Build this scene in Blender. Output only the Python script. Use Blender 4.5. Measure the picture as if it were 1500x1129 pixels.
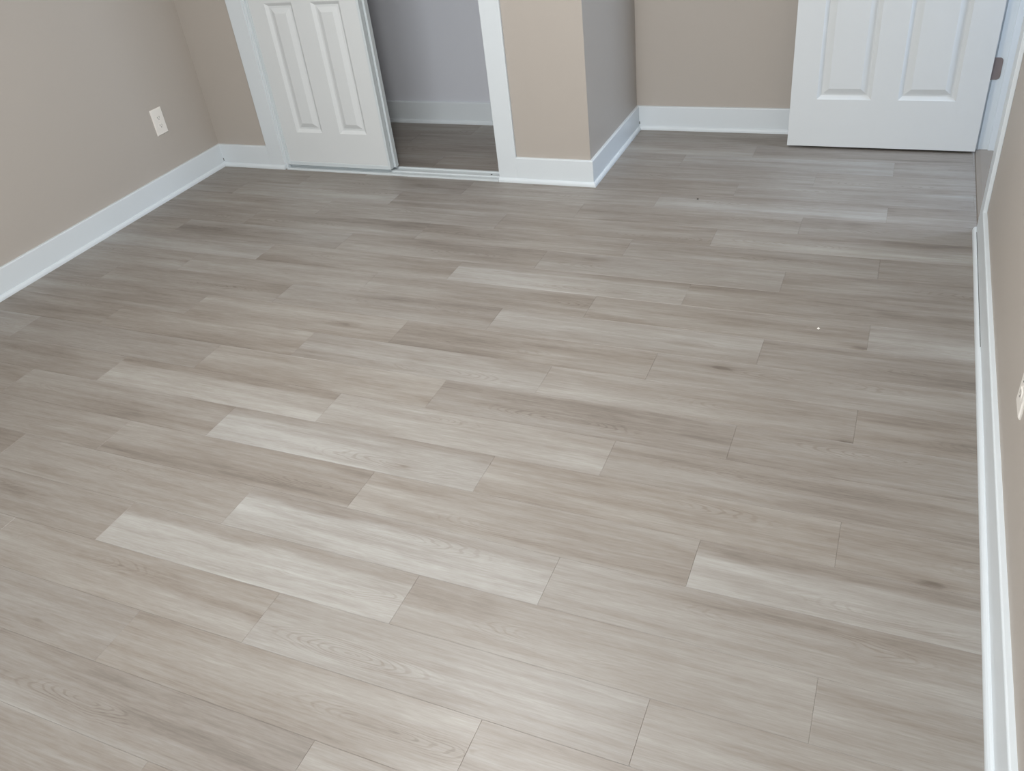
import bpy, bmesh, math, random
from mathutils import Vector
random.seed(7)
for o in list(bpy.data.objects): bpy.data.objects.remove(o, do_unlink=True)
scene = bpy.context.scene
C = scene.collection
R = math.radians

# ------------------------------------------------------------------ camera
cam_data = bpy.data.cameras.new('camera')
cam_data.sensor_width = 36.0
cam_data.lens = 1244.49 / 1500 * 36.0
cam_data.clip_start = 0.02
cam = bpy.data.objects.new('camera', cam_data)
cam.location = (3.3312, -3.4523, 1.525)
cam.rotation_euler = (R(54.6695), R(6.2417), R(22.7379))
C.objects.link(cam)
scene.camera = cam

# ------------------------------------------------------------------ world, daylight, exposure
ROOM_REAR = -4.70           # y of the window wall behind the camera
WIN = (1.55, 3.40, 0.80, 2.20)   # window opening: x0, x1, z0, z1
world = bpy.data.worlds.new('World'); scene.world = world
world.use_nodes = True
bg = world.node_tree.nodes['Background']
bg.inputs[0].default_value = (0.80, 0.90, 1.0, 1); bg.inputs[1].default_value = 0.6

def area(name, loc, rot, sx, sy, power, col):
    l = bpy.data.lights.new(name, 'AREA'); l.shape = 'RECTANGLE'
    l.size = sx; l.size_y = sy; l.energy = power; l.color = col
    o = bpy.data.objects.new(name, l); o.location = loc; o.rotation_euler = rot
    C.objects.link(o); return o
# daylight entering through the window behind the camera (faces +y, into the room)
area('window_daylight', ((WIN[0]+WIN[1])/2, ROOM_REAR-0.35, (WIN[2]+WIN[3])/2+.15), (R(82), 0, 0),
     2.2, 1.7, 120, (0.95, 0.975, 1.0))
# daylight from the hall window, through the open doorway (faces -x)
area('hall_daylight', (5.20, 0.33, 1.95), (0, R(66), 0), 1.0, 0.9, 78, (0.66, 0.80, 1.0))

vs = scene.view_settings
vs.view_transform = 'Standard'; vs.look = 'None'; vs.gamma = 1.0; vs.use_curve_mapping = False
vs.exposure = 0.10

# ------------------------------------------------------------------ materials
def new_mat(name):
    m = bpy.data.materials.new(name); m.use_nodes = True
    nt = m.node_tree
    return m, nt, nt.nodes, nt.links, nt.nodes['Principled BSDF']

def srgb(r, g, b):
    f = lambda c: (c/255/12.92 if c/255 <= .04045 else ((c/255+.055)/1.055)**2.4)
    return (f(r), f(g), f(b), 1)

def paint(name, col, rough=0.6, bump=0.04, scale=220.0, var=0.02, spec=0.35):
    m, nt, N, L, b = new_mat(name)
    tc = N.new('ShaderNodeTexCoord')
    n = N.new('ShaderNodeTexNoise'); n.inputs['Scale'].default_value = scale; n.inputs['Detail'].default_value = 3
    L.new(tc.outputs['Object'], n.inputs['Vector'])
    bp = N.new('ShaderNodeBump'); bp.inputs['Strength'].default_value = bump; bp.inputs['Distance'].default_value = 0.002
    L.new(n.outputs['Fac'], bp.inputs['Height']); L.new(bp.outputs['Normal'], b.inputs['Normal'])
    n2 = N.new('ShaderNodeTexNoise'); n2.inputs['Scale'].default_value = 1.7; n2.inputs['Detail'].default_value = 4
    L.new(tc.outputs['Object'], n2.inputs['Vector'])
    mx = N.new('ShaderNodeMix'); mx.data_type = 'RGBA'
    mx.inputs['A'].default_value = tuple(c*(1-var) for c in col[:3])+(1,)
    mx.inputs['B'].default_value = tuple(min(1, c*(1+var)) for c in col[:3])+(1,)
    L.new(n2.outputs['Fac'], mx.inputs['Factor']); L.new(mx.outputs['Result'], b.inputs['Base Color'])
    b.inputs['Roughness'].default_value = rough
    b.inputs['Specular IOR Level'].default_value = spec
    return m

M = {}
M['wall'] = paint('greige_wall_paint', srgb(178, 171, 163), 0.5, 0.10, 260, 0.015)
M['closet_wall'] = paint('closet_wall_paint', srgb(204, 207, 214), 0.6, 0.08, 260, 0.015)
M['ceiling'] = paint('ceiling_paint', srgb(235, 234, 230), 0.8, 0.12, 180, 0.01)
M['trim'] = paint('white_trim_paint', srgb(214, 221, 225), 0.34, 0.02, 300, 0.01, 0.45)
M['door'] = paint('white_door_paint', srgb(214, 218, 219), 0.40, 0.05, 150, 0.01, 0.4)
M['channel'] = paint('white_enamelled_steel', srgb(206, 214, 217), 0.3, 0.01, 300, 0.01, 0.5)
M['plate'] = paint('white_plastic', srgb(232, 228, 221), 0.35, 0.0, 100, 0.005, 0.5)
M['slot'] = paint('dark_slot', srgb(70, 68, 66), 0.6, 0.0, 100, 0.01)
M['gap'] = paint('dark_underlay', srgb(78, 72, 66), 0.9, 0.05, 100, 0.05)
M['threshold'] = paint('grey_threshold', srgb(136, 127, 117), 0.42, 0.03, 120, 0.03)
M['crumb_white'] = paint('white_plaster_crumb', srgb(240, 238, 232), 0.8, 0.0, 100, 0.02)
M['crumb_dark'] = paint('dark_grit', srgb(60, 55, 50), 0.8, 0.0, 100, 0.02)
M['metal'] = paint('satin_bronze_nickel', srgb(146, 134, 132), 0.38, 0.01, 400, 0.03, 0.5)
M['metal'].node_tree.nodes['Principled BSDF'].inputs['Metallic'].default_value = 0.55

def glass_mat():
    m, nt, N, L, b = new_mat('window_glass')
    out = N['Material Output']; N.remove(b)
    t = N.new('ShaderNodeBsdfTransparent'); g = N.new('ShaderNodeBsdfGlossy'); g.inputs['Roughness'].default_value = 0.02
    mx = N.new('ShaderNodeMixShader'); mx.inputs[0].default_value = 0.08
    L.new(t.outputs[0], mx.inputs[1]); L.new(g.outputs[0], mx.inputs[2]); L.new(mx.outputs[0], out.inputs[0])
    return m
M['glass'] = glass_mat()

def plank_mat():
    """Grey washed oak vinyl.  Object colour carries: R = tone of the board, G = print seed, B = warmth."""
    m, nt, N, L, b = new_mat('grey_oak_vinyl')
    def math_(op, a, bb=None, clamp=False):
        n = N.new('ShaderNodeMath'); n.operation = op; n.use_clamp = clamp
        for i, v in enumerate((a, bb)):
            if v is None: continue
            if isinstance(v, (int, float)): n.inputs[i].default_value = v
            else: L.new(v, n.inputs[i])
        return n.outputs[0]
    def ramp(v, lo, hi, a=0.0, bb=1.0, smooth=True):
        n = N.new('ShaderNodeMapRange'); n.interpolation_type = 'SMOOTHSTEP' if smooth else 'LINEAR'
        n.inputs[1].default_value = lo; n.inputs[2].default_value = hi; n.inputs[3].default_value = a; n.inputs[4].default_value = bb
        L.new(v, n.inputs[0]); return n.outputs[0]
    tc = N.new('ShaderNodeTexCoord'); oi = N.new('ShaderNodeObjectInfo')
    sc = N.new('ShaderNodeSeparateColor'); L.new(oi.outputs['Color'], sc.inputs[0])
    tone, seed, warm = sc.outputs[0], sc.outputs[1], sc.outputs[2]
    sx = N.new('ShaderNodeSeparateXYZ'); L.new(tc.outputs['Object'], sx.inputs[0])
    off = math_('MULTIPLY', seed, 91.7)
    # slow wander of the grain across the board
    def vec(kx, ky, oz):
        c = N.new('ShaderNodeCombineXYZ')
        L.new(math_('MULTIPLY', sx.outputs[0], kx), c.inputs[0])
        L.new(math_('MULTIPLY', sx.outputs[1], ky), c.inputs[1])
        L.new(math_('ADD', off, oz), c.inputs[2]); return c.outputs[0]
    def noise(v, det=3, rough=.55, dist=0.0):
        n = N.new('ShaderNodeTexNoise'); n.inputs['Scale'].default_value = 1; n.inputs['Detail'].default_value = det
        n.inputs['Roughness'].default_value = rough; n.inputs['Distortion'].default_value = dist
        L.new(v, n.inputs['Vector']); return n.outputs['Fac']
    streak = noise(vec(1.1, 15, 0), 3, .55, .35)        # broad bands along the board
    streak2 = noise(vec(4.0, 60, 5), 3, .6, .2)        # thinner bands
    fine = noise(vec(9, 330, 9), 3, .7, 0.1)           # pores
    pores = noise(vec(24, 190, 13), 2, .6, 0.0)
    patch = noise(vec(2.6, 7, 17), 3, .5, .6)          # washed patches
    # cathedral figure: distance field stretched along the board, banded, kept to patches
    wob = noise(vec(6, 26, 23), 2, .5, .3)
    cx = math_('ADD', sx.outputs[0], math_('MULTIPLY', math_('SUBTRACT', math_('FRACT', math_('MULTIPLY', seed, 13.3)), .5), .6))
    cy = math_('ADD', sx.outputs[1], math_('MULTIPLY', math_('SUBTRACT', math_('FRACT', math_('MULTIPLY', seed, 37.1)), .5), .07))
    d = math_('SQRT', math_('ADD', math_('POWER', math_('MULTIPLY', cx, .13), 2), math_('POWER', cy, 2)))
    rings = math_('SINE', math_('ADD', math_('MULTIPLY', d, 1300), math_('MULTIPLY', wob, 27)))
    rings = ramp(rings, .25, 1.0)
    cmask = math_('MULTIPLY', ramp(d, .046, .016), ramp(patch, .42, .60))
    rings = math_('MULTIPLY', rings, cmask)
    # small knots
    vo = N.new('ShaderNodeTexVoronoi'); vo.inputs['Scale'].default_value = 1; L.new(vec(4.2, 12, 31), vo.inputs['Vector'])
    vd = math_('ADD', vo.outputs['Distance'], math_('MULTIPLY', math_('SUBTRACT', wob, .5), .5))
    vs_ = N.new('ShaderNodeSeparateColor'); L.new(vo.outputs['Color'], vs_.inputs[0])
    kn = math_('MULTIPLY', ramp(vd, .12, .0), ramp(vs_.outputs[0], .80, .88))
    halo = math_('MULTIPLY', ramp(vd, .40, .04), ramp(vs_.outputs[0], .80, .88))
    # value
    v = math_('ADD', math_('MULTIPLY', math_('SUBTRACT', streak, .5), .95), math_('MULTIPLY', math_('SUBTRACT', streak2, .5), .46))
    v = math_('ADD', v, math_('MULTIPLY', math_('SUBTRACT', fine, .5), .42))
    v = math_('ADD', v, math_('MULTIPLY', math_('SUBTRACT', pores, .5), .30))
    v = math_('ADD', v, math_('MULTIPLY', math_('SUBTRACT', patch, .5), .30))
    v = math_('SUBTRACT', v, math_('MULTIPLY', rings, .19))
    v = math_('SUBTRACT', v, math_('MULTIPLY', kn, .24))
    v = math_('SUBTRACT', v, math_('MULTIPLY', halo, .13))
    edge = ramp(math_('ADD', sx.outputs[1], math_('MULTIPLY', math_('SUBTRACT', wob, .5), .035)), .030, .050)
    v = math_('SUBTRACT', v, math_('MULTIPLY', edge, oi.outputs['Alpha']))
    v = math_('ADD', v, tone, True)
    cr = N.new('ShaderNodeValToRGB'); L.new(v, cr.inputs[0])
    e = cr.color_ramp.elements
    e[0].position = 0.0; e[0].color = srgb(104, 96, 89)
    e[1].position = 1.0; e[1].color = srgb(170, 169, 166)
    k = e.new(.35); k.color = srgb(133, 126, 119)
    k = e.new(.62); k.color = srgb(148, 144, 139)
    # board-to-board warmth
    hs = N.new('ShaderNodeMix'); hs.data_type = 'RGBA'; hs.blend_type = 'MULTIPLY'
    wm = N.new('ShaderNodeMix'); wm.data_type = 'RGBA'
    wm.inputs['A'].default_value = (.985, .995, 1.0, 1); wm.inputs['B'].default_value = (1.0, .98, .945, 1)
    L.new(math_('ADD', math_('MULTIPLY', warm, .6), math_('MULTIPLY', patch, .4)), wm.inputs['Factor'])
    hs.inputs['Factor'].default_value = 1
    L.new(cr.outputs[0], hs.inputs['A']); L.new(wm.outputs['Result'], hs.inputs['B'])
    L.new(hs.outputs['Result'], b.inputs['Base Color'])
    bp = N.new('ShaderNodeBump'); bp.inputs['Strength'].default_value = .10; bp.inputs['Distance'].default_value = .0008
    L.new(math_('ADD', math_('ADD', fine, pores), math_('MULTIPLY', rings, -.5)), bp.inputs['Height']); L.new(bp.outputs['Normal'], b.inputs['Normal'])
    L.new(ramp(fine, .2, .8, .48, .40, False), b.inputs['Roughness'])
    b.inputs['Specular IOR Level'].default_value = 0.5
    return m
M['plank'] = plank_mat()

# ------------------------------------------------------------------ helpers
def mesh_obj(name, bm, mat, parent=None, loc=(0, 0, 0)):
    bmesh.ops.recalc_face_normals(bm, faces=bm.faces[:])
    me = bpy.data.meshes.new(name); bm.to_mesh(me); bm.free()
    me.materials.append(M[mat] if isinstance(mat, str) else mat)
    o = bpy.data.objects.new(name, me); C.objects.link(o); o.location = loc
    if parent: o.parent = parent
    return o

def tag(o, label, cat=None, group=None, kind=None):
    o['label'] = label
    if cat: o['category'] = cat
    if group: o['group'] = group
    if kind: o['kind'] = kind
    return o

def empty(name, loc=(0, 0, 0)):
    o = bpy.data.objects.new(name, None); o.empty_display_size = .05; o.location = loc; C.objects.link(o); return o

def box(bm, x0, x1, y0, y1, z0, z1, bev=0.0):
    v = [bm.verts.new(p) for p in ((x0,y0,z0),(x1,y0,z0),(x1,y1,z0),(x0,y1,z0),(x0,y0,z1),(x1,y0,z1),(x1,y1,z1),(x0,y1,z1))]
    fs = [bm.faces.new([v[i] for i in q]) for q in ((3,2,1,0),(4,5,6,7),(0,1,5,4),(1,2,6,5),(2,3,7,6),(3,0,4,7))]
    if bev:
        es = list({e for f in fs for e in f.edges})
        bmesh.ops.bevel(bm, geom=es, offset=bev, segments=2, profile=.5, affect='EDGES', clamp_overlap=True)
    return bm

def run(bm, p0, p1, nrm, prof, m0=0, m1=0):
    """Extrude a profile [(offset from wall, z)] from p0 to p1; m0/m1 mitre the ends: -1 inside corner, +1 outside."""
    p0, p1, n = Vector(p0), Vector(p1), Vector(nrm)
    d = (p1-p0).normalized()
    a = []; b = []
    for off, z in prof:
        q0 = p0 + n*off - d*(m0*off); q1 = p1 + n*off + d*(m1*off)
        a.append(bm.verts.new((q0.x, q0.y, z))); b.append(bm.verts.new((q1.x, q1.y, z)))
    k = len(prof)
    for i in range(k): bm.faces.new((a[i], a[(i+1) % k], b[(i+1) % k], b[i]))
    bm.faces.new(a); bm.faces.new(b[::-1])
    return bm

def cyl(bm, c, r0, r1, h, axis='Z', seg=16):
    rot = {'Z': (0,0,0), 'X': (0, R(90), 0), 'Y': (R(-90), 0, 0)}[axis]
    from mathutils import Matrix, Euler
    mat = Matrix.Translation(c) @ Euler(rot).to_matrix().to_4x4()
    bmesh.ops.create_cone(bm, cap_ends=True, segments=seg, radius1=r0, radius2=r1, depth=h, matrix=mat)
    return bm

# ------------------------------------------------------------------ room dimensions (metres)
T, S = 0.014, 0.012          # baseboard thickness, shoe moulding projection
XL = -0.026                  # left wall face
YC = 0.026                   # closet wall face
XC = 2.0903                  # face of the column side wall
YB = 0.7746                  # alcove / closet back wall face
XR = 3.6625                  # right wall face
HB = 0.118                   # baseboard height
H = 2.44
CX0, CX1, CH = 0.397, 1.636, 2.04     # closet opening (between casings)
DY0, DY1, DH = -0.190, 0.616, 2.05    # doorway in the right wall (between jamb faces)
CW = 0.095                   # casing width
WT = 0.115                   # wall thickness

# ------------------------------------------------------------------ floor
bm = bmesh.new(); box(bm, XL-.12, XR-.004, ROOM_REAR-.12, YB+.12, -.06, -.008)
floor = mesh_obj('floor', bm, 'gap')
tag(floor, 'grey washed oak plank floor running across the whole room', kind='structure')

PL, PW, PT = 0.9144, 0.1524, 0.008
Y0 = -2.000
JOINT = {0: 2.4267, 1: 2.7318, 2: 3.0369}
BV = 0.0006
GAP = 0.0001
def plank_mesh(x0, x1, y0, y1):
    x0 += GAP; x1 -= GAP; y0 += GAP; y1 -= GAP
    bm = bmesh.new()
    lo = [bm.verts.new(p) for p in ((x0,y0,-PT),(x1,y0,-PT),(x1,y1,-PT),(x0,y1,-PT))]
    mid = [bm.verts.new(p) for p in ((x0,y0,-BV*.8),(x1,y0,-BV*.8),(x1,y1,-BV*.8),(x0,y1,-BV*.8))]
    e = BV
    top = [bm.verts.new(p) for p in ((x0+e,y0+e,0),(x1-e,y0+e,0),(x1-e,y1-e,0),(x0+e,y1-e,0))]
    for i in range(4):
        j = (i+1) % 4
        bm.faces.new((lo[i], lo[j], mid[j], mid[i])); bm.faces.new((mid[i], mid[j], top[j], top[i]))
    bm.faces.new(top); bm.faces.new(lo[::-1])
    bmesh.ops.recalc_face_normals(bm, faces=bm.faces[:])
    me = bpy.data.meshes.new('plank'); bm.to_mesh(me); bm.free(); me.materials.append(M['plank'])
    return me
full_plank = plank_mesh(-PL/2, PL/2, -PW/2, PW/2)
TONE = {(0,-1): .86, (-1,0): .78, (-1,-1): .56, (-2,-1): .88, (-3,-1): .92, (1,-2): .80, (1,-1): .58, (3,-1): .56,
        (6,1): .74, (7,-1): .80, (7,-3): .70, (10,0): .76, (11,-3): .70, (12,0): .76, (15,0): .64, (16,-1): .66,
        (2,-4): .66, (8,-1): .58, (4,0): .52, (5,-1): .54, (3,0): .54, (2,-2): .52, (12,-1): .52, (-4,-1): .60, (-4,0): .55,
        (-3,1): .62, (-6,0): .62, (-3,0): .60, (-2,0): .56, (-5,-1): .48, (0,0): .48, (-2,-2): .46, (-1,-2): .46, (-3,-2): .42, (0,-2): .44,
        (2,0): .50, (9,0): .40, (9,1): .38, (6,-1): .42, (5,0): .42, (10,-1): .40, (13,0): .50, (14,-1): .50}
for k in range(-21, 19):
    ya, yb = Y0+k*PW, Y0+(k+1)*PW
    cy0, cy1 = max(ya, ROOM_REAR), min(yb, YB)
    if cy1-cy0 < .004: continue
    for n in range(-5, 3):
        xa = JOINT[k % 3]+n*PL; xb = xa+PL
        cx0, cx1 = max(xa, XL), min(xb, XR-.008)
        if cx1-cx0 < .004: continue
        mx, my = (xa+xb)/2, (ya+yb)/2
        whole = (cx0 == xa and cx1 == xb and cy0 == ya and cy1 == yb)
        me = full_plank if whole else plank_mesh(cx0-mx, cx1-mx, cy0-my, cy1-my)
        o = bpy.data.objects.new('plank', me); C.objects.link(o)
        o.location = (mx, my, 0); o.parent = floor
        t = TONE.get((k, n), random.uniform(.36, .50)); t = .44+(t-.44)*.62
        o.color = (t, random.random(), random.random(), max(0, min(.26, (t-.54)*2.2)))

# ------------------------------------------------------------------ walls and ceiling (each stands on the floor)
def wall(name, boxes, mat, label):
    bm = bmesh.new()
    for b_ in boxes: box(bm, *b_)
    return tag(mesh_obj(name, bm, mat), label, kind='structure')
wall('wall_left', [(XL-WT, XL, ROOM_REAR, YC+.0005, 0, H)], 'wall', 'greige painted wall on the left with a white outlet')
wall('wall_closet', [(XL-WT, CX0-.004, YC, YC+.10, 0, H), (CX1+.004, XC-.10, YC, YC+.10, 0, H), (CX0-.004, CX1+.004, YC, YC+.10, CH+.004, H)], 'wall',
     'greige wall around the closet opening with sliding doors')
wall('wall_column', [(XC-.10, XC, YC, YB, 0, H)], 'wall', 'greige return wall between closet and door alcove')
wall('wall_alcove', [(XC-.10, XR+WT, YB, YB+WT, 0, H)], 'wall', 'greige back wall of the alcove behind the open door')
wall('wall_right', [(XR, XR+WT, ROOM_REAR, DY0-.018, 0, H), (XR, XR+WT, DY1+.018, YB, 0, H), (XR, XR+WT, DY0-.018, DY1+.018, DH+.018, H)], 'wall',
     'greige wall at the right edge with the open doorway')
wall('wall_rear', [(XL-WT, WIN[0], ROOM_REAR-WT, ROOM_REAR, 0, H), (WIN[1], XR+WT, ROOM_REAR-WT, ROOM_REAR, 0, H),
     (WIN[0], WIN[1], ROOM_REAR-WT, ROOM_REAR, 0, WIN[2]), (WIN[0], WIN[1], ROOM_REAR-WT, ROOM_REAR, WIN[3], H)], 'wall', 'greige window wall behind the viewer')
wall('wall_closet_back', [(XL-WT, XC-.10, YB, YB+WT, 0, H)], 'closet_wall', 'pale grey back wall inside the closet')
wall('wall_closet_left', [(XL-WT, XL, YC+.10, YB, 0, H)], 'closet_wall', 'pale grey side wall inside the closet')
bm = bmesh.new(); box(bm, XL-WT, 5.3, ROOM_REAR-WT, 1.9, H, H+.1)
tag(mesh_obj('ceiling', bm, 'ceiling'), 'flat white painted ceiling', kind='structure')

# hall beyond the doorway
bm = bmesh.new(); box(bm, XR+WT+.002, 5.1, -1.1, 1.7, -.06, -.001)
tag(mesh_obj('floor_hall', bm, 'threshold'), 'grey hall floor beyond the doorway', kind='structure')
HW = (-.15, .80, 1.15, 2.20)
wall('wall_hall_far', [(5.0, 5.05, -1.1, HW[0], 0, H), (5.0, 5.05, HW[1], 1.7, 0, H), (5.0, 5.05, HW[0], HW[1], 0, HW[2]), (5.0, 5.05, HW[0], HW[1], HW[3], H)],
     'closet_wall', 'pale hall wall with a window opposite the doorway')
wall('wall_hall_near', [(XR+WT+.002, 5.1, -1.15, -1.1, 0, H)], 'closet_wall', 'pale hall end wall nearer the viewer')
wall('wall_hall_end', [(XR+WT+.002, 5.1, 1.7, 1.75, 0, H)], 'closet_wall', 'pale hall end wall farther from the viewer')

# windows (behind the viewer and in the hall)
def window(name, axis, a0, a1, z0, z1, p0, p1, label):
    t = empty(name); tag(t, label, kind='structure')
    def B(bm, u0, u1, w0, w1, q0, q1):
        if axis == 'x': box(bm, u0, u1, q0, q1, w0, w1, .002)
        else: box(bm, q0, q1, u0, u1, w0, w1, .002)
    f = .045; mid = (a0+a1)/2
    bm = bmesh.new()
    B(bm, a0, a0+f, z0, z1, p0, p1); B(bm, a1-f, a1, z0, z1, p0, p1); B(bm, a0+f, a1-f, z0, z0+f, p0, p1); B(bm, a0+f, a1-f, z1-f, z1, p0, p1)
    mesh_obj('window_frame', bm, 'trim', t)
    bm = bmesh.new(); B(bm, mid-.022, mid+.022, z0+f, z1-f, p0, p1); mesh_obj('mullion', bm, 'trim', t)
    pm = (p0+p1)/2
    for u0, u1 in ((a0+f, mid-.022), (mid+.022, a1-f)):
        bm = bmesh.new(); B(bm, u0, u1, z0+f, z1-f, pm-.003, pm+.003); mesh_obj('pane', bm, 'glass', t)
    return t
w1 = window('window_1', 'x', WIN[0], WIN[1], WIN[2], WIN[3], ROOM_REAR-.09, ROOM_REAR-.03, 'white sliding window behind the viewer')
bm = bmesh.new(); box(bm, WIN[0]-.05, WIN[1]+.05, ROOM_REAR-.03, ROOM_REAR+.05, WIN[2]-.022, WIN[2], .004); mesh_obj('window_sill', bm, 'trim', w1)
window('window_2', 'y', HW[0], HW[1], HW[2], HW[3], 5.0, 5.05, 'white hall window opposite the doorway')

# ------------------------------------------------------------------ baseboards with shoe moulding
BASE = [(0, 0), (T, 0), (T, HB-.004), (T-.0012, HB-.0012), (T-.004, HB), (0, HB)]
SH = .019
SHOE = [(T, 0)] + [(T+S*math.cos(a), .003+(SH-.003)*math.sin(a)) for a in (0, .35, .7, 1.05, 1.35, math.pi/2)]
SHOE = [(T, 0), (T+S, 0)] + SHOE[1:]
def baseboard(name, p0, p1, n, m0, m1, label, shoe0=None, shoe1=None, s0=None, s1=None):
    bm = bmesh.new(); run(bm, p0, p1, n, BASE, m0, m1)
    o = tag(mesh_obj(name, bm, 'trim'), label, kind='structure')
    bm = bmesh.new(); run(bm, shoe0 or p0, shoe1 or p1, n, SHOE, m0 if s0 is None else s0, m1 if s1 is None else s1)
    mesh_obj('shoe_molding', bm, 'trim', o)
    return o
baseboard('baseboard_left', (XL, ROOM_REAR, 0), (XL, YC, 0), (1, 0, 0), -1, -1, 'white baseboard with shoe molding along the left wall')
baseboard('baseboard_closet_left', (XL, YC, 0), (CX0-CW, YC, 0), (0, -1, 0), -1, 0, 'short white baseboard between left corner and closet casing',
          shoe1=(CX0, YC, 0))
baseboard('baseboard_closet_right', (CX1+CW, YC, 0), (XC, YC, 0), (0, -1, 0), 0, 1, 'white baseboard on the wall face right of the closet', shoe0=(CX1, YC, 0))
baseboard('baseboard_column', (XC, YC, 0), (XC, YB, 0), (1, 0, 0), 1, -1, 'white baseboard on the return wall leading into the alcove')
baseboard('baseboard_alcove', (XC, YB, 0), (XR, YB, 0), (0, -1, 0), -1, -1, 'white baseboard along the alcove back wall')
baseboard('baseboard_right', (XR, DY0-.003-CW, 0), (XR, ROOM_REAR, 0), (-1, 0, 0), 0, -1, 'white baseboard with shoe molding along the right wall',
          shoe0=(XR, DY0-.003, 0))
baseboard('baseboard_rear', (XL, ROOM_REAR, 0), (XR, ROOM_REAR, 0), (0, 1, 0), -1, -1, 'white baseboard under the window behind the viewer')
baseboard('baseboard_closet_back', (XL, YB, 0), (XC-.10, YB, 0), (0, -1, 0), 0, 0, 'white baseboard along the back of the closet')

# small open gaps where the mouldings do not quite meet
def gap(parent, *b_):
    bm = bmesh.new(); box(bm, *b_); mesh_obj('joint_gap', bm, 'slot', bpy.data.objects[parent])
gap('baseboard_closet_left', XL+T+.001, XL+T+.0055, YC-T-.0004, YC-T, .026, .042)
gap('baseboard_alcove', XC+T+.001, XC+T+.005, YB-T-.0004, YB-T, .026, .040)
gap('baseboard_right', XR-T-.0016, XR-T, -1.02, -.24, SH-.001, SH+.0004)

# ------------------------------------------------------------------ casings and jambs
def trim(name, boxes, label, bev=.0022):
    bm = bmesh.new()
    for b_ in boxes: box(bm, *b_, bev)
    return tag(mesh_obj(name, bm, 'trim'), label, kind='structure')
yf = YC-T
trim('trim_1', [(CX0-CW, CX0, yf, YC, 0, CH)], 'flat white casing on the left side of the closet')
trim('trim_2', [(CX1, CX1+CW, yf, YC, 0, CH)], 'flat white casing on the right side of the closet')
trim('trim_3', [(CX0-CW, CX1+CW, yf, YC, CH, CH+CW)], 'flat white head casing above the closet')
trim('trim_4', [(CX0, CX0+.012, YC-.008, YC+.100, 0, CH)], 'white closet jamb beside the left sliding door', .001)
trim('trim_5', [(CX1-.002, CX1+.004, YC, YC+.100, 0, CH)], 'white closet jamb on the empty side of the opening', .001)
xf = XR-T
trim('trim_6', [(xf, XR, DY0-.003-CW, DY0-.003, 0, DH)], 'white doorway casing nearer the viewer on the right wall')
trim('trim_7', [(xf, XR, DY1+.003, DY1+.003+CW, 0, DH)], 'white doorway casing behind the open door')
trim('trim_8', [(xf, XR, DY0-.003-CW, DY1+.003+CW, DH, DH+CW)], 'white head casing above the doorway')
trim('trim_9', [(XR, XR+WT, DY1, DY1+.018, 0, DH), (XR+.040, XR+.075, DY1-.010, DY1, 0, DH)], 'white hinge-side door jamb with stop strip', .001)
trim('trim_10', [(XR, XR+WT, DY0-.018, DY0, 0, DH), (XR+.040, XR+.075, DY0, DY0+.010, 0, DH)], 'white latch-side door jamb with stop strip', .001)

# threshold strip in the doorway
bm = bmesh.new()
prof = [(XR-.008, 0), (XR-.006, .004), (XR+.012, .0075), (XR+WT-.012, .0075), (XR+WT, .002), (XR+WT, 0)]
a = [bm.verts.new((x, DY0, z)) for x, z in prof]; b_ = [bm.verts.new((x, DY1, z)) for x, z in prof]
for i in range(len(prof)):
    j = (i+1) % len(prof); bm.faces.new((a[i], a[j], b_[j], b_[i]))
bm.faces.new(a); bm.faces.new(b_[::-1])
tag(mesh_obj('threshold', bm, 'threshold'), 'smooth grey threshold strip in the doorway under the open door', 'threshold')

# ------------------------------------------------------------------ panelled doors
def panel_layout(w, stile, mid, z_list):
    pw = (w-2*stile-mid)/2
    out = []
    for z0, z1 in z_list:
        out.append((stile, stile+pw, z0, z1)); out.append((stile+pw+mid, w-stile, z0, z1))
    return out
GR, GD = .019, .0115       # width and depth of the sloping moulding round a panel
def door_slab(w, h, t, panels, two_sided=True):
    """slab: x 0..w, z 0..h, front face at y=0 facing -y, back at y=t; panel recesses sunk in."""
    bm = bmesh.new()
    xs = sorted({0, w, *[p[0] for p in panels], *[p[1] for p in panels]})
    zs = sorted({0, h, *[p[2] for p in panels], *[p[3] for p in panels]})
    for side in ((0, 1), (t, -1)):
        y, s = side
        sunk = panels if (s == 1 or two_sided) else []
        V = {}
        def vert(x, yy, z):
            key = (round(x, 6), round(yy, 6), round(z, 6))
            if key not in V: V[key] = bm.verts.new((x, yy, z))
            return V[key]
        for i in range(len(xs)-1):
            for j in range(len(zs)-1):
                x0, x1, z0, z1 = xs[i], xs[i+1], zs[j], zs[j+1]
                if (x0, x1, z0, z1) in sunk:
                    o = [vert(x0, y, z0), vert(x1, y, z0), vert(x1, y, z1), vert(x0, y, z1)]
                    g = GR*.85
                    q = [vert(x0+g, y+s*GD, z0+g), vert(x1-g, y+s*GD, z0+g), vert(x1-g, y+s*GD, z1-g), vert(x0+g, y+s*GD, z1-g)]
                    for a_ in range(4):
                        c_ = (a_+1) % 4; bm.faces.new((o[a_], o[c_], q[c_], q[a_]))
                    bm.faces.new(q)
                else:
                    bm.faces.new((vert(x0, y, z0), vert(x1, y, z0), vert(x1, y, z1), vert(x0, y, z1)))
    # rim
    for pts in (((0,0,0),(w,0,0),(w,t,0),(0,t,0)), ((0,0,h),(w,0,h),(w,t,h),(0,t,h)), ((0,0,0),(0,t,0),(0,t,h),(0,0,h)), ((w,0,0),(w,t,0),(w,t,h),(w,0,h))):
        bm.faces.new([bm.verts.new(p) for p in pts])
    bmesh.ops.remove_doubles(bm, verts=bm.verts[:], dist=1e-5)
    return bm
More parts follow.
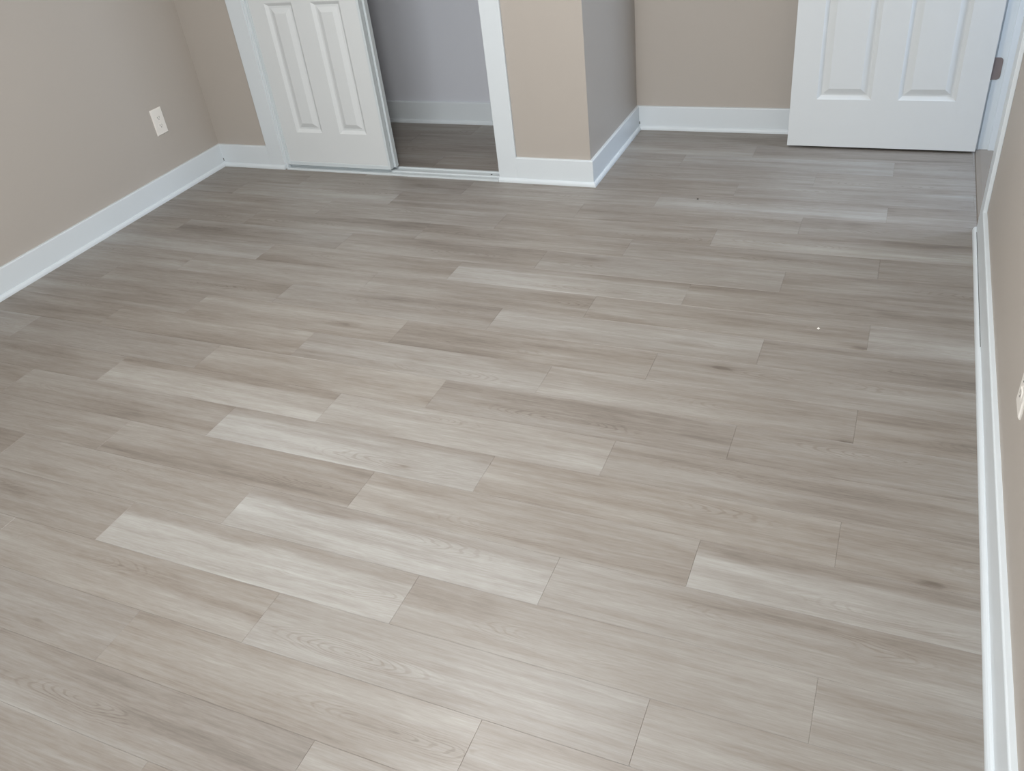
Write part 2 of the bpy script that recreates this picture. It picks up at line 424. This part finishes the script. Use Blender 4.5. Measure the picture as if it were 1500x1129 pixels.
def raised_panel(p, y, s):
    """raised field standing in the recess of panel p"""
    bm = bmesh.new()
    x0, x1, z0, z1 = p; g = GR; k = .046
    rings = []
    for ins, d in ((g, GD), (g+.004, GD-.0005), (k, .0015), (k+.002, .001)):
        yy = y+s*d
        rings.append([bm.verts.new(q) for q in ((x0+ins, yy, z0+ins), (x1-ins, yy, z0+ins), (x1-ins, yy, z1-ins), (x0+ins, yy, z1-ins))])
    for a_, b2 in zip(rings, rings[1:]):
        for i in range(4):
            j = (i+1) % 4; bm.faces.new((a_[i], a_[j], b2[j], b2[i]))
    bm.faces.new(rings[-1]); bm.faces.new(rings[0][::-1])
    return bm
ZP = [(.215, .815), (.945, 1.545), (1.665, 1.89)]

# swing door, open square to the right wall
DW = .785; DT = .035
d1 = empty('door_1', (2.8675, .5745, .012))
tag(d1, 'white six-panel door standing open in front of the alcove', kind='structure')
pans = panel_layout(DW, .112, .108, ZP)
slab = mesh_obj('door_slab', door_slab(DW, 2.03, DT, pans), 'door', d1)
for p in pans:
    mesh_obj('raised_panel', raised_panel(p, 0, 1), 'door', d1)
for p in pans:
    mesh_obj('raised_panel', raised_panel(p, DT, -1), 'door', d1)
def hinge(z):
    h_ = bpy.data.objects.new('hinge', None)
    # leaf screwed to the jamb face (y = DY1), with rounded free corners, plus knuckle
    bm = bmesh.new()
    x0, x1, hh, r = XR-.005, XR+.027, .0445, .013
    pts = [(x0, -hh), (x1-r, -hh)] + [(x1-r+r*math.sin(a_), -hh+r-r*math.cos(a_)) for a_ in (.4, .8, 1.2, math.pi/2)] \
        + [(x1, hh-r)] + [(x1-r+r*math.cos(a_), hh-r+r*math.sin(a_)) for a_ in (.4, .8, 1.2, math.pi/2)] + [(x0, hh)]
    f0 = [bm.verts.new((x, DY1-.0028, z+q)) for x, q in pts]; f1 = [bm.verts.new((x, DY1+.0, z+q)) for x, q in pts]
    bm.faces.new(f0); bm.faces.new(f1[::-1])
    for i in range(len(pts)):
        j = (i+1) % len(pts); bm.faces.new((f0[i], f0[j], f1[j], f1[i]))
    cyl(bm, (XR-.007, DY1-.004, z), .0055, .0055, .089, 'Z', 12)
    h = mesh_obj('hinge', bm, 'metal'); 
    h.parent = d1; h.location = (-d1.location.x, -d1.location.y, -d1.location.z)
    h['label'] = 'satin bronze-grey hinge leaf with rounded corners'
    for dz, dx in ((-.028, .012), (0, .019), (.028, .012)):
        bm = bmesh.new(); cyl(bm, (XR+dx, DY1-.0032, z+dz), .0035, .003, .0012, 'Y', 10)
        mesh_obj('screw', bm, 'metal', h)
for z in (.351, 1.05, 1.86): hinge(z)
bm = bmesh.new()
for s, y in ((-1, 0), (1, DT)):
    cyl(bm, (.06, y+s*.004, .93), .032, .030, .008, 'Y', 24); cyl(bm, (.06, y+s*.022, .93), .011, .011, .032, 'Y', 16)
    bmesh.ops.create_uvsphere(bm, u_segments=20, v_segments=12, radius=.027, matrix=__import__('mathutils').Matrix.Translation((.06, y+s*.052, .93)))
mesh_obj('door_knob', bm, 'metal', d1)

# sliding closet doors
def slider(name, x0, y0, label):
    w, t, h = .617, .022, 2.0
    d = empty(name, (x0, y0, .022)); tag(d, label, kind='structure')
    pz = [(.172, .790), (.930, 1.53), (1.65, 1.86)]
    ps = panel_layout(w, .098, .104, pz)
    mesh_obj('door_slab', door_slab(w, h, t, ps, True), 'door', d)
    for p in ps: mesh_obj('raised_panel', raised_panel(p, 0, 1), 'door', d)
    for xa in (-.0045, w-.0085):
        bm = bmesh.new(); box(bm, xa, xa+.013, -.004, t+.0025, -.002, h, .0012)
        c = mesh_obj('edge_channel', bm, 'channel', d)
    bm = bmesh.new(); box(bm, .0085, w-.0085, -.0022, t+.0022, -.004, .016, .0012)
    mesh_obj('bottom_channel', bm, 'channel', d)
    return d
slider('door_2', .4135, .030, 'front white panelled sliding closet door pushed to the left')
slider('door_3', .423, .0645, 'rear white sliding closet door stacked behind the front one')
# bottom track
bm = bmesh.new()
ty0, ty1 = .003, .107
tp = [(ty0, 0), (ty0, .006), (ty0+.004, .0080), (ty0+.010, .0080), (ty0+.012, .003), (.046, .003), (.048, .0080), (.056, .0080), (.058, .003),
      (ty1-.012, .003), (ty1-.010, .0080), (ty1, .0080), (ty1, 0)]
a = [bm.verts.new((CX0+.013, y, z)) for y, z in tp]; b_ = [bm.verts.new((CX1-.003, y, z)) for y, z in tp]
for i in range(len(tp)):
    j = (i+1) % len(tp); bm.faces.new((a[i], a[j], b_[j], b_[i]))
bm.faces.new(a); bm.faces.new(b_[::-1])
trk = tag(mesh_obj('sliding_door_track', bm, 'channel'), 'white metal floor track of the closet sliding doors', 'track')
bm = bmesh.new(); cyl(bm, (1.565, .075, .0036), .0045, .0035, .0014, 'Z', 12); mesh_obj('screw', bm, 'slot', trk)

# ------------------------------------------------------------------ ceiling lamp
M['diffuser'] = paint('opal_glass', srgb(240, 240, 236), 0.4, 0.0, 100, 0.01)
_b = M['diffuser'].node_tree.nodes['Principled BSDF']
_b.inputs['Emission Color'].default_value = (1.0, .985, .96, 1); _b.inputs['Emission Strength'].default_value = 2.0
LX, LY = 2.15, -1.75
cl = empty('ceiling_light', (LX, LY, H)); tag(cl, 'round white flush ceiling lamp in the middle of the room', 'lamp')
bm = bmesh.new(); cyl(bm, (0, 0, -.0125), .165, .165, .025, 'Z', 48); mesh_obj('base', bm, 'trim', cl)
bm = bmesh.new(); rings = []
for i in range(7):
    a_ = i/6*math.pi/2
    rr, zz = .155*math.cos(a_), -.025-.05*math.sin(a_)
    rings.append([bm.verts.new((rr*math.cos(t_*math.pi/20), rr*math.sin(t_*math.pi/20), zz)) for t_ in range(40)] if i < 6 else [bm.verts.new((0, 0, zz))])
for A, B in zip(rings, rings[1:]):
    for i in range(40):
        j = (i+1) % 40
        bm.faces.new((A[i], A[j], B[j], B[i]) if len(B) > 1 else (A[i], A[j], B[0]))
for f_ in bm.faces: f_.smooth = True
mesh_obj('diffuser', bm, 'diffuser', cl)
lamp = bpy.data.lights.new('lamp_glow', 'AREA'); lamp.shape = 'DISK'; lamp.size = .30; lamp.energy = 49; lamp.color = (1.0, .99, .975)
lo_ = bpy.data.objects.new('lamp_glow', lamp); lo_.location = (0, 0, -.078); C.objects.link(lo_); lo_.parent = cl

# ------------------------------------------------------------------ wall outlets
def outlet(x, y, z, s, label):
    """s = +1: plate faces +x (left wall); -1: faces -x (right wall)"""
    t = empty('wall_outlet', (x, y, z)); tag(t, label, 'outlet', 'wall outlets')
    pw, ph = .0375, .0625
    bm = bmesh.new()
    lo = [bm.verts.new((0, a_*pw, b2*ph)) for a_, b2 in ((-1,-1),(1,-1),(1,1),(-1,1))]
    md = [bm.verts.new((s*.003, a_*pw, b2*ph)) for a_, b2 in ((-1,-1),(1,-1),(1,1),(-1,1))]
    tp = [bm.verts.new((s*.0062, a_*(pw-.0035), b2*(ph-.0035))) for a_, b2 in ((-1,-1),(1,-1),(1,1),(-1,1))]
    for A, B in ((lo, md), (md, tp)):
        for i in range(4):
            j = (i+1) % 4; bm.faces.new((A[i], A[j], B[j], B[i]))
    bm.faces.new(tp); bm.faces.new(lo[::-1])
    mesh_obj('cover_plate', bm, 'plate', t)
    for dz in (.0195, -.0195):
        bm = bmesh.new()
        pts = [(.0165*math.cos(a_), max(-.0125, min(.0125, .0165*math.sin(a_)))) for a_ in [i*math.pi/12 for i in range(24)]]
        f0 = [bm.verts.new((s*.0062, p, dz+q)) for p, q in pts]; f1 = [bm.verts.new((s*.0078, p*.96, dz+q*.96)) for p, q in pts]
        bm.faces.new(f0[::-1]); bm.faces.new(f1)
        for i in range(24):
            j = (i+1) % 24; bm.faces.new((f0[i], f0[j], f1[j], f1[i]))
        r = mesh_obj('receptacle', bm, 'plate', t)
        for dy, hh in ((-.0063, .0042), (.0063, .0034)):
            bm = bmesh.new(); box(bm, *sorted((s*.0076, s*.0081)), dy-.0009, dy+.0009, dz+.001-hh, dz+.004+hh*.6); mesh_obj('slot', bm, 'slot', r)
        bm = bmesh.new(); cyl(bm, (s*.0078, 0, dz-.0075), .0024, .0024, .0008, 'X', 12); mesh_obj('slot', bm, 'slot', r)
    bm = bmesh.new(); cyl(bm, (s*.0064, 0, 0), .003, .003, .0012, 'X', 12); mesh_obj('screw', bm, 'plate', t)
    return t
outlet(XL, -.3225, .358, 1, 'white duplex outlet on the left wall above the baseboard')
outlet(XR, -1.7065, .358, -1, 'white wall plate on the right wall above its baseboard')

# ------------------------------------------------------------------ specks left on the floor
def crumb(name, x, y, r, mat, label):
    bm = bmesh.new(); bmesh.ops.create_icosphere(bm, subdivisions=2, radius=r)
    for v in bm.verts:
        v.co *= random.uniform(.75, 1.2); v.co.z *= .6
    lowest = min(v.co.z for v in bm.verts)
    tag(mesh_obj(name, bm, mat, None, (x, y, -lowest)), label, 'debris')
crumb('plaster_crumb', 3.190, -.991, .0048, 'crumb_white', 'tiny white crumb lying on the planks toward the right wall')
crumb('grit_speck', 2.5925, -.061, .004, 'crumb_dark', 'tiny dark speck on a pale plank in front of the alcove')
